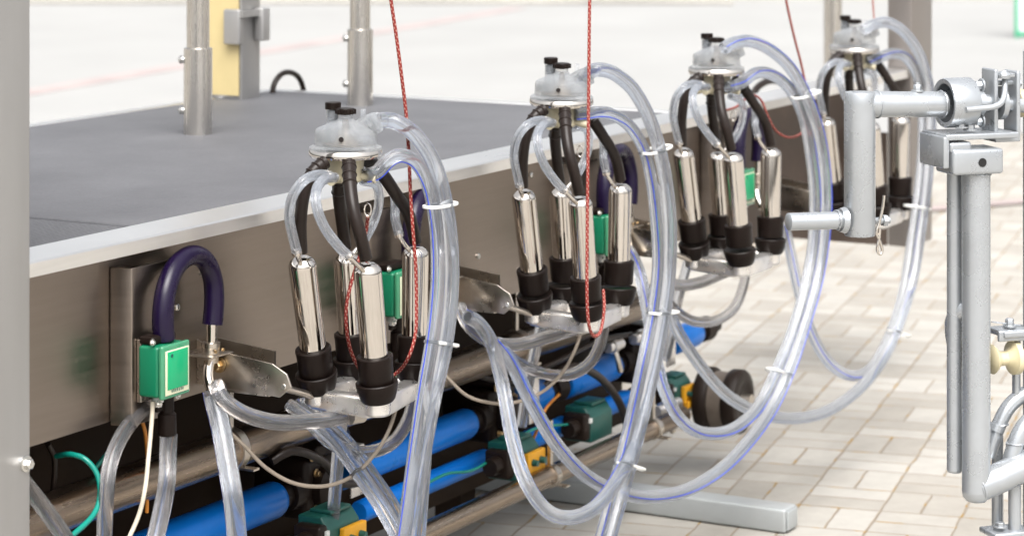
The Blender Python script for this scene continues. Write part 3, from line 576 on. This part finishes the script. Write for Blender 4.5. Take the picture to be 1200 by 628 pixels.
# ------------------------------------------------------------------ pipes, blue tubes and valves under the platform
def pipe(name, label, x0, x1, Y, z, r, m, cat, clampx=()):
    t = thing(name, label, cat, ((x0+x1)/2, Y, z))
    b = MB(); b.lathe((x0,Y,z), (1,0,0), [(0,r),(x1-x0-.004,r),(x1-x0,r*.93)], 40); b.build('pipe_run', m, t)
    for cx in clampx:
        b = MB(); b.lathe((cx,Y,z), (1,0,0), [(0,r+.0005),(.001,r+.0035),(.020,r+.0035),(.021,r+.0005)], 36); b.box((cx+.001,Y-r-.022,z-r*.9),(cx+.020,Y-r*.55,z-r*.9+.004)); b.box((cx+.004,Y-.004,z+r),(cx+.016,Y+.004,z+r+.10)); b.build('pipe_clamp', 'bracket', t)
    return t
pipe('steel_pipe','thick bronze toned steel pipe running below the side panel', 2.3, 5.75, .12, .472, .0365, 'pipe', 'pipe', (3.86,4.95))
pipe('steel_pipe','slimmer bright steel pipe running low above the pavers', 3.6, 5.68, .05, .191, .0225, 'pipe', 'pipe', (4.98,5.5))
u = [(3.45,4.14),(4.36,4.887),(5.03,5.24),(5.33,5.60),(5.92,6.075)]
ul = ['short thick blue tube at the lower left behind the wide clear hose','long thick blue tube crossing behind the nearest hose bundle','thick blue tube end behind the second U shaped hose','thick blue tube end below the second wash tray','blue round tube end beside the second hose bundle']
def blue(x0, x1, Y, z, r, label):
    t = thing('blue_tube', label, 'blue tube', ((x0+x1)/2,Y,z-r), 'blue tubes under the platform')
    b = MB(); b.lathe((x0,Y,z), (1,0,0), [(0,r*.9),(.006,r),(x1-x0-.016,r),(x1-x0-.006,r*.93),(x1-x0-.001,r*.78),(x1-x0,r*.5)], 40); b.build('tube_body', 'blue', t)
    b = MB(); b.lathe((x1-.001,Y,z), (1,0,0), [(0,r*.62),(.03,r*.66),(.031,r*.9),(.075,r*.95),(.08,r*.6),(.13,r*.55)], 28); b.build('end_cap', 'motor', t)
for (x0,x1), l in zip(u, ul): blue(x0, x1, .20, .312, .036 if x1 < 4.2 else .034, l)
for (x0,x1), l in zip([(3.5,4.05),(4.42,4.95),(5.14,5.33),(5.44,5.66)], ['slim blue tube low at the left, under the short thick one','slim blue tube low behind the nearest hose bundle','slim blue tube end behind the second green valve box','slim blue tube end above the third green valve box']):
    blue(x0, x1, .19, .222, .0225, l)
# black pump blocks between the blue tubes
for i, (x, lab) in enumerate([(4.20,'dark pump block between the two thick blue tubes near the lower left'),(4.94,'dark pump block right of the long thick blue tube'),(5.66,'dark pump block below the second wash tray, beside a steel plate'),(3.30,'dark pump block under the panel, left of the blue tubes')]):
    t = thing('pump_block', lab, 'pump', (x+.05,.22,.25), 'dark pump blocks under the platform')
    b = MB(); b.box((x,.17,.255),(x+.115,.30,.375), bev=.012); b.box((x+.02,.16,.375),(x+.09,.27,.40), bev=.006); b.lathe((x+.06,.171,.312),(0,-1,0),[(0,.042),(.02,.042),(.028,.03),(.03,.012)],30); b.build('body', 'motor', t)
    b = MB(); b.box((x+.098,.128,.285),(x+.145,.133,.385), bev=.001); b.box((x+.098,.133,.38),(x+.145,.19,.385)); b.build('fixing_plate', 'cast', t)
    for dx, dz in ((.03,.085),(.03,.015),(.095,.085),(.015,.12)): b = MB(); b.hexbolt((x+dx,.168,.26+dz),(0,-1,0),.006,.009); b.build('bolt', 'brass', t)
    b = MB(); b.tube([(x+.02,.20,.40),(x+.0,.19,.43),(x+.05,.2,.455),(x+.10,.24,.44)], .008, 10); b.tube([(x+.07,.17,.39),(x+.10,.15,.42),(x+.15,.17,.40)], .005, 10); b.build('pump_hose', 'rubber', t)
def valve(px, py, Y, label, sc=1.0, plate=True):
    o = P(px,py,Y); t = thing('valve_box', label, 'valve', o, 'green valve boxes under the platform')
    s = sc
    b = MB(); b.prism([o+Vector(v)*s for v in ((-.055,-.03,-.04),(-.055,-.03,.018),(-.055,-.012,.04),(-.055,.04,.04),(-.055,.04,-.04))], (.11*s,0,0), bev=.004)
    b.box((o.x-.03*s,o.y-.02*s,o.z+.039*s),(o.x+.04*s,o.y+.03*s,o.z+.047*s), bev=.003); b.build('housing', 'teal', t)
    b = MB(); b.box((o.x-.085*s,o.y-.03*s,o.z-.03*s),(o.x-.0565*s,o.y+.03*s,o.z+.03*s), bev=.006); b.lathe((o.x-.085*s,o.y,o.z),(-1,0,0),[(0,.02*s),(.03*s,.018*s)],20); b.build('connector', 'motor', t)
    if plate:
        b = MB(); b.box((o.x-.02*s,o.y-.044*s,o.z-.036*s),(o.x+.058*s,o.y-.0315*s,o.z+.014*s), bev=.002); b.box((o.x-.012*s,o.y-.052*s,o.z-.05*s),(o.x+.012*s,o.y-.034*s,o.z-.03*s), bev=.002); b.box((o.x+.03*s,o.y-.052*s,o.z-.052*s),(o.x+.05*s,o.y-.034*s,o.z-.03*s), bev=.002); b.build('yellow_plate', 'yellow', t)
        for dx in (.0,.035): b = MB(); b.lathe((o.x+dx*s,o.y-.0445*s,o.z-.008*s),(0,-1,0),[(0,.008*s),(.012*s,.007*s)],12); b.build('knob', 'teal', t)
    b = MB(); b.box((o.x-.07*s,o.y-.036*s,o.z+.01*s),(o.x-.060*s,o.y-.031*s,o.z+.02*s)); b.build('sticker', 'white', t)
valve(388,622,.06,'green and yellow valve box cut off by the bottom edge, below the sagging cable')
valve(604,535,.10,'green valve box with yellow plate behind the second U shaped hose')
valve(692,492,.12,'dull green valve box without yellow plate, between the U hose and second bundle', 1.0, False)
valve(790,456,.14,'small green valve box with yellow plate beside the black roller', .85)
# black roller at the end of the low pipe
r0 = P(822,466,.10)
t = thing('roller', 'black double flanged wheel at the far end of the platform', 'wheel', (r0.x,r0.y,r0.z-.08))
d = Vector((.06,-.99,0)).normalized()
for o in (-.002,.074):
    b = MB(); b.lathe(r0+d*o, d, [(0,.030),(.0,.062),(.004,.076),(.010,.080),(.034,.080),(.040,.076),(.043,.062),(.041,.050),(.036,.040),(.036,.02)], 44); b.build('flange', 'motor', t)
b = MB(); b.lathe(r0+d*.034, d, [(0,.071),(.046,.071)], 40); b.build('drum', 'motorgrey', t)
b = MB(); b.tube([r0-d*.14, r0+d*.134], .021, 20, True, 0, 0); b.lathe(r0-d*.06,d,[(0,.034),(.05,.036)],24); b.build('axle', 'bracket', t)

# foot beam
t = thing('foot_beam', 'pale grey painted steel beam lying on the pavers under the platform', 'beam', (5.48,.1,0))
b = MB(); b.box((5.45,-.316,.002), (5.52,.95,.056), bev=.006); b.build('beam_body', 'beam', t)
b = MB(); b.box((5.456,-.321,.007), (5.514,-.3165,.051), bev=.003); b.build('end_cap', 'beam', t)
# black loops behind the deck edge
for pts, l in (([(318,122,1.22),(321,100,1.22),(329,88,1.22),(339,85,1.22),(349,90,1.22),(355,103,1.22),(357,122,1.22)],'small black hose arch beyond the back edge of the deck'),
            ([(876,135,.30),(884,108,.30),(896,97,.30),(910,95,.30),(924,103,.30),(934,130,.30)],'black hose arch behind the rail beside the third cluster')):
    pp = chain(pts); tag(MB().tube(pp, .0075 if 'small' in l else .010, 12).build('black_hose', 'rubber', None, pp[0]), l, 'hose')

# ------------------------------------------------------------------ silver stand at the right
def Sd(x): return 4.42+(x-923)/277*.15
def Q(x, y, dd=0): return Pd(x, y, Sd(x)+dd)
R = Q(1100,100)-Q(1000,100); R.z = 0; R.normalize(); Bk = Vector((-R.y, R.x, 0)); 
if Bk.dot(Vector((CS,SN,0))) < 0: Bk = -Bk
UP = Vector((0,0,1)); U = .0015
st = thing('swing_gate_stand', 'silver painted tube stand with crank arm, sleeve hinge and double uprights', 'stand', (Q(1143,862).x, Q(1143,862).y, 0))
b = MB(); b.tube([Q(924,260), Q(990,258)], .0152, 28, True, 0, 0); b.tube([Q(924,260)-R*.0015, Q(924,260)], [.0125,.0152], 28, True, 0, 0); b.tube([Q(984,258),Q(990,258)], [.020,.023], 28, True, 0, 0); b.build('arm_peg', 'silver', st)
b = MB(); b.tube([Q(1007.5,276), Q(1007.5,274), Q(1007.5,122)], [.0260,.0275,.0275], 36, True, 0, 0); a0 = Q(1007.5,122); b.lathe(a0,UP,[(0,.0275),(.0175,.0272),(.0205,.0258),(.0212,.022)],36)
b.tube([Q(1000,122.5), Q(1106,122.5)], .0228, 36, True, 0, 0); b.build('crank_arm', 'silver', st)
b = MB(); b.hexbolt(Q(1075,108), UP, .0072, .012); b.lathe(Q(1075,101),UP,[(0,.004),(.006,.0035)],12); b.build('bolt', 'silver', st)
b = MB(); b.tube([Q(1024,259), Q(1042,258)], .0062, 14, True, 0, 0); b.lathe(Q(1034,258.5), R, [(0,.0105),(.008,.0105)], 6); b.build('bolt', 'silver', st)
rc = [Q(1036,229,-.014),Q(1034,245,-.014),Q(1030,262,-.014),Q(1027,272,-.014),Q(1031,282,-.014),Q(1034,293,-.014),Q(1031,298,-.014),Q(1028,292,-.014),Q(1030,280,-.014),Q(1031,268,-.014)]
b = MB(); b.tube(rc, .0026, 10); b.build('spring_clip', 'chrome', st)
# sleeve: open hollow cylinder
b = MB(); s0 = Q(1106,121); b.lathe(s0, R, [(.002,.034),(0,.0425),(.003,.0440),(.050,.0440),(.052,.0425),(.0525,.012)], 44, 0, False); b.lathe(s0, R, [(.0,.0425),(.001,.036),(.047,.036),(.0475,.001)], 40, 1, False); b.build('sleeve', ('silver','silver'), st)
def weld(c, ax, r, th=.0019):
    ax = Vector(ax).normalized(); e1 = (UP-ax*UP.dot(ax)); e1 = e1.normalized() if e1.length > .1 else R.copy(); e2 = ax.cross(e1); n = 44
    pr = [c+(e1*math.cos(2*math.pi*k/n)+e2*math.sin(2*math.pi*k/n))*r+ax*random.uniform(-.0008,.0008) for k in range(n)]; pr += pr[:2]
    w_ = MB(); w_.tube(pr, [th*random.uniform(.65,1.15) for _ in pr], 8, False, 0, 0); w_.build('weld_bead', 'silver', st)
weld(Q(1028,122.5), R, .0232); weld(Q(981,258), R, .0165); weld(Q(1103,122.5), R, .0236); weld(Q(1144,204,-.02), UP, .0255); weld(Q(1118.5,199,.02), UP, .0142)
weld(Q(1146,570,-.02), (Q(1172,559,-.02)-Q(1144,571,-.02)), .0272); weld(Q(1172,497,.03), UP, .0140); weld(Q(1190,519,-.01), UP, .0155)
# base plate and angle below sleeve
b = MB(); pc = Q(1137,157)
b.obox(pc, R*.072, Bk*.045, UP*.005, 0, .002)
b.obox(Q(1095,176), R*.006, Bk*.045, UP*.028, 0, .003); b.obox(Q(1112,170), R*.022, Bk*.044, UP*.010, 0, .006); b.build('base_plate', 'silver', st)
for x, y in ((1126,150),(1137,153)): b = MB(); b.hexbolt(Q(x,y,-.02), UP, .0085, .010); b.build('plate_bolt', 'silver', st)
b = MB(); hb = Q(1136,187.5,-.02); b.obox(hb, R*.050, Bk*.034, UP*.0225, 0, .006); b.build('head_block', 'silver', st)
b = MB(); b.lathe(Q(1140,188,-.02)-Bk*.0345, -Bk, [(0,.0078),(.0006,.0078)], 24); b.build('drilled_hole', 'hole', st)
# hinge plates and handle
b = MB()
for x, y0, y1 in ((1160,80,163),(1186,82,165)):
    b.obox((Q(x,y0)+Q(x,y1))/2, R*.0042, Bk*.024, UP*((y1-y0)/2*U), 0, .003)
b.obox(Q(1173,162), R*.024, Bk*.024, UP*.0045, 0, .002); b.obox(Q(1174,97), R*.018, Bk*.012, UP*.004, 0, .002); b.build('hinge_plate', 'silver', st)
b = MB(); b.tube([Q(1143,121),Q(1150,121)], .022, 24, True, 0, 0); b.tube([Q(1150,121), Q(1166,121)], .016, 24, True, 0, 0); b.lathe(Q(1168,121), R, [(0,.03),(.010,.03),(.012,.026)], 32); b.tube([Q(1166,121), Q(1200,124)], .013, 20, True, 0, 0)
for y in (100,142): b.hexbolt(Q(1151,y), -R, .008, .012)
b.hexbolt(Q(1190,98), R, .007, .010); b.build('hinge_pin', 'silver', st)
b = MB(); b.tube([Q(1132,129,-.05),Q(1148,127.5,-.05),Q(1164,125.5,-.05),Q(1173,121,-.045),Q(1177,112,-.035),Q(1177.5,98,-.02),Q(1177,84,-.01)], .0052, 14); b.lathe(Q(1176,92,-.02), UP, [(0,.012),(.006,.013),(.012,.008)], 20); b.build('locking_handle', 'silver', st)
b = MB(); b.obox(Q(1178,88,-.02), R*.014, Bk*.010, UP*.0035, 0, .001); b.build('lock_tab', 'silver', st)
b = MB(); b.lathe(Q(1189,121,.03), R, [(0,.010),(.004,.022),(.012,.026),(.020,.022)], 28); b.build('plug', 'creamplug', st)
# uprights
b = MB(); b.tube([Q(1144,201,-.02), Q(1144,575,-.02)], .0250, 36, True, 0, 0); o = Q(1144,575,-.02); b.lathe(o, -UP, [(0,.0250),(.010,.0235),(.017,.017),(.020,.008)], 36)
b.tube([Q(1144,571,-.02), Q(1172,559,-.02), Q(1215,539,-.02)], .0265, 32, True, 0, 0); b.build('upright', 'silver', st)
b = MB(); b.tube([Q(1118.5,196,.02), Q(1118.5,550,.02)], .0136, 28, True, 0, 0); b.lathe(Q(1118.5,550,.02), -UP, [(0,.0136),(.004,.012),(.006,.006)], 28); b.tube([Q(1142,360,-.005),Q(1127,364,.012),Q(1118,374,.030),Q(1117,388,.05),Q(1119,402,.06)], .0150, 22); b.build('upright', 'silver', st)
b = MB(); b.tube([Q(1215,560,.02), Q(1215,60,.02)], .0245, 28, True, 0, 0); b.tube([Q(1215,550,.0), Q(1215,863,.0)], .0245, 28, True, 0, 0); b.build('main_post', 'silver', st)
b = MB(); b.tube([Q(1158,535,.03),Q(1163,518,.03),Q(1170,499,.03),Q(1181,478,.03),Q(1196,464,.03),Q(1214,456,.03)], .0135, 22)
b.tube([Q(1183,548,-.01),Q(1187,530,-.01),Q(1194,510,-.01),Q(1204,495,-.01),Q(1215,488,-.01)], .0150, 22)
for x, y in ((1166,505),(1188,525)): b.tube([Q(x,y,.03), Q(x+3,y-8,.03)], .0160, 18, True, 0, 0)
b.build('curved_brace', 'silver', st)
b = MB(); b.obox(Q(1187,388,.02), R*.034, Bk*.03, UP*.006, 0, .003); b.obox(Q(1187,393,-.005), R*.030, Bk*.004, UP*.010, 0, .003); b.hexbolt(Q(1183,383,.02), UP, .008, .014); b.tube([Q(1162,377,.02), Q(1196,381,.02)], .0012, 8, True, 0, 0); b.tube([Q(1191,395,.03), Q(1191,468,.03)], .0075, 18, True, 0, 0); b.build('bracket', 'silver', st)
b = MB(); b.lathe(Q(1159,421,.01), R, [(0,.018),(.006,.0265),(.012,.022),(.020,.0135),(.034,.0125),(.042,.0195),(.046,.030),(.056,.030),(.060,.024)], 36); b.build('bobbin', 'creamplug', st)
b = MB(); b.tube([Q(1169,505,.05), Q(1169,760,.05)], .0105, 20, True, 0, 0); b.tube([Q(1189,568,-.01), Q(1189,760,-.01)], .0112, 20, True, 0, 0); b.tube([Q(1215,640,.05), Q(1169,640,.05)], .008, 14, True, 0, 0)
b.obox(Q(1180,622,.0), R*.040, Bk*.030, UP*.005, 0, .003); b.hexbolt(Q(1172,617,-.01), UP, .008, .008); b.obox(Q(1190,760,.02), R*.05, Bk*.05, UP*.006, 0, .003); b.build('lower_rod', 'silver', st)
fz = Q(1215,862,.0); b = MB(); b.box((fz.x-.09,fz.y-.09,.001),(fz.x+.09,fz.y+.09,.013), bev=.003); b.build('foot_plate', 'silver', st)

# green framed board far off at the top right
sd = 21.0
def K(x,y,dd=0): return Pd(x,y,sd+dd)
t = thing('sign_board', 'green framed white board standing far off at the top right corner', 'sign', K(1215,45))
RR = Vector((SN,-CS,0)); FF = Vector((CS,SN,0))
b = MB()
for x in (1191.5, 1240): b.obox((K(x,45)+K(x,-70))/2, RR*.014, FF*.02, UP*.40, 0, .004)
b.obox(K(1216,40), RR*.17, FF*.015, UP*.014, 0, .004); b.obox(K(1216,-65), RR*.17, FF*.015, UP*.014, 0, .004); b.build('frame', 'signgreen', t)
b = MB(); b.obox((K(1216,38)+K(1216,-66))/2, RR*.155, FF*.008, UP*.35); b.build('board', 'signwhite', t)

# ------------------------------------------------------------------ light
w = bpy.data.worlds.new('World'); S.world = w; w.use_nodes = True; nt = w.node_tree
sky = nt.nodes.new('ShaderNodeTexSky'); sky.sky_type = 'NISHITA'; sky.sun_disc = False
EL = math.radians(58)
sx_, sy_ = (.15*SN - .9*CS), (-.15*CS - .9*SN)     # soft sun high behind the camera
AZ = math.atan2(sx_, sy_)
sky.sun_elevation = EL; sky.sun_rotation = AZ; sky.dust_density = 6; sky.air_density = 1.0; sky.ozone_density = .6
wm_ = nt.nodes.new('ShaderNodeMixRGB'); wm_.blend_type = 'MULTIPLY'; wm_.inputs[0].default_value = 1; wm_.inputs[2].default_value = (1,.992,.985,1)
bg = nt.nodes['Background']; bg.inputs[1].default_value = .12; hs_ = nt.nodes.new('ShaderNodeHueSaturation'); hs_.inputs['Saturation'].default_value = .18; nt.links.new(sky.outputs[0], hs_.inputs['Color']); nt.links.new(hs_.outputs[0], wm_.inputs[1]); nt.links.new(wm_.outputs[0], bg.inputs[0])
sl = bpy.data.lights.new('sun', 'SUN'); sl.energy = 1.3; sl.angle = math.radians(50); sl.color = (1,.975,.945)
so = bpy.data.objects.new('sun', sl); COL.objects.link(so)
dv = -Vector((math.sin(AZ)*math.cos(EL), math.cos(AZ)*math.cos(EL), math.sin(EL))); so.rotation_euler = dv.to_track_quat('-Z','Y').to_euler(); so.location = (0,0,8)
S.view_settings.view_transform = 'Standard'; S.view_settings.look = 'None'; S.view_settings.gamma = 1; S.view_settings.use_curve_mapping = False
S.view_settings.exposure = 1.25
S.render.engine = 'CYCLES'; S.cycles.use_denoising = True; S.cycles.max_bounces = 20; S.cycles.transmission_bounces = 18; S.cycles.transparent_max_bounces = 48
S.cycles.caustics_reflective = False; S.cycles.caustics_refractive = False; S.cycles.sample_clamp_indirect = 6
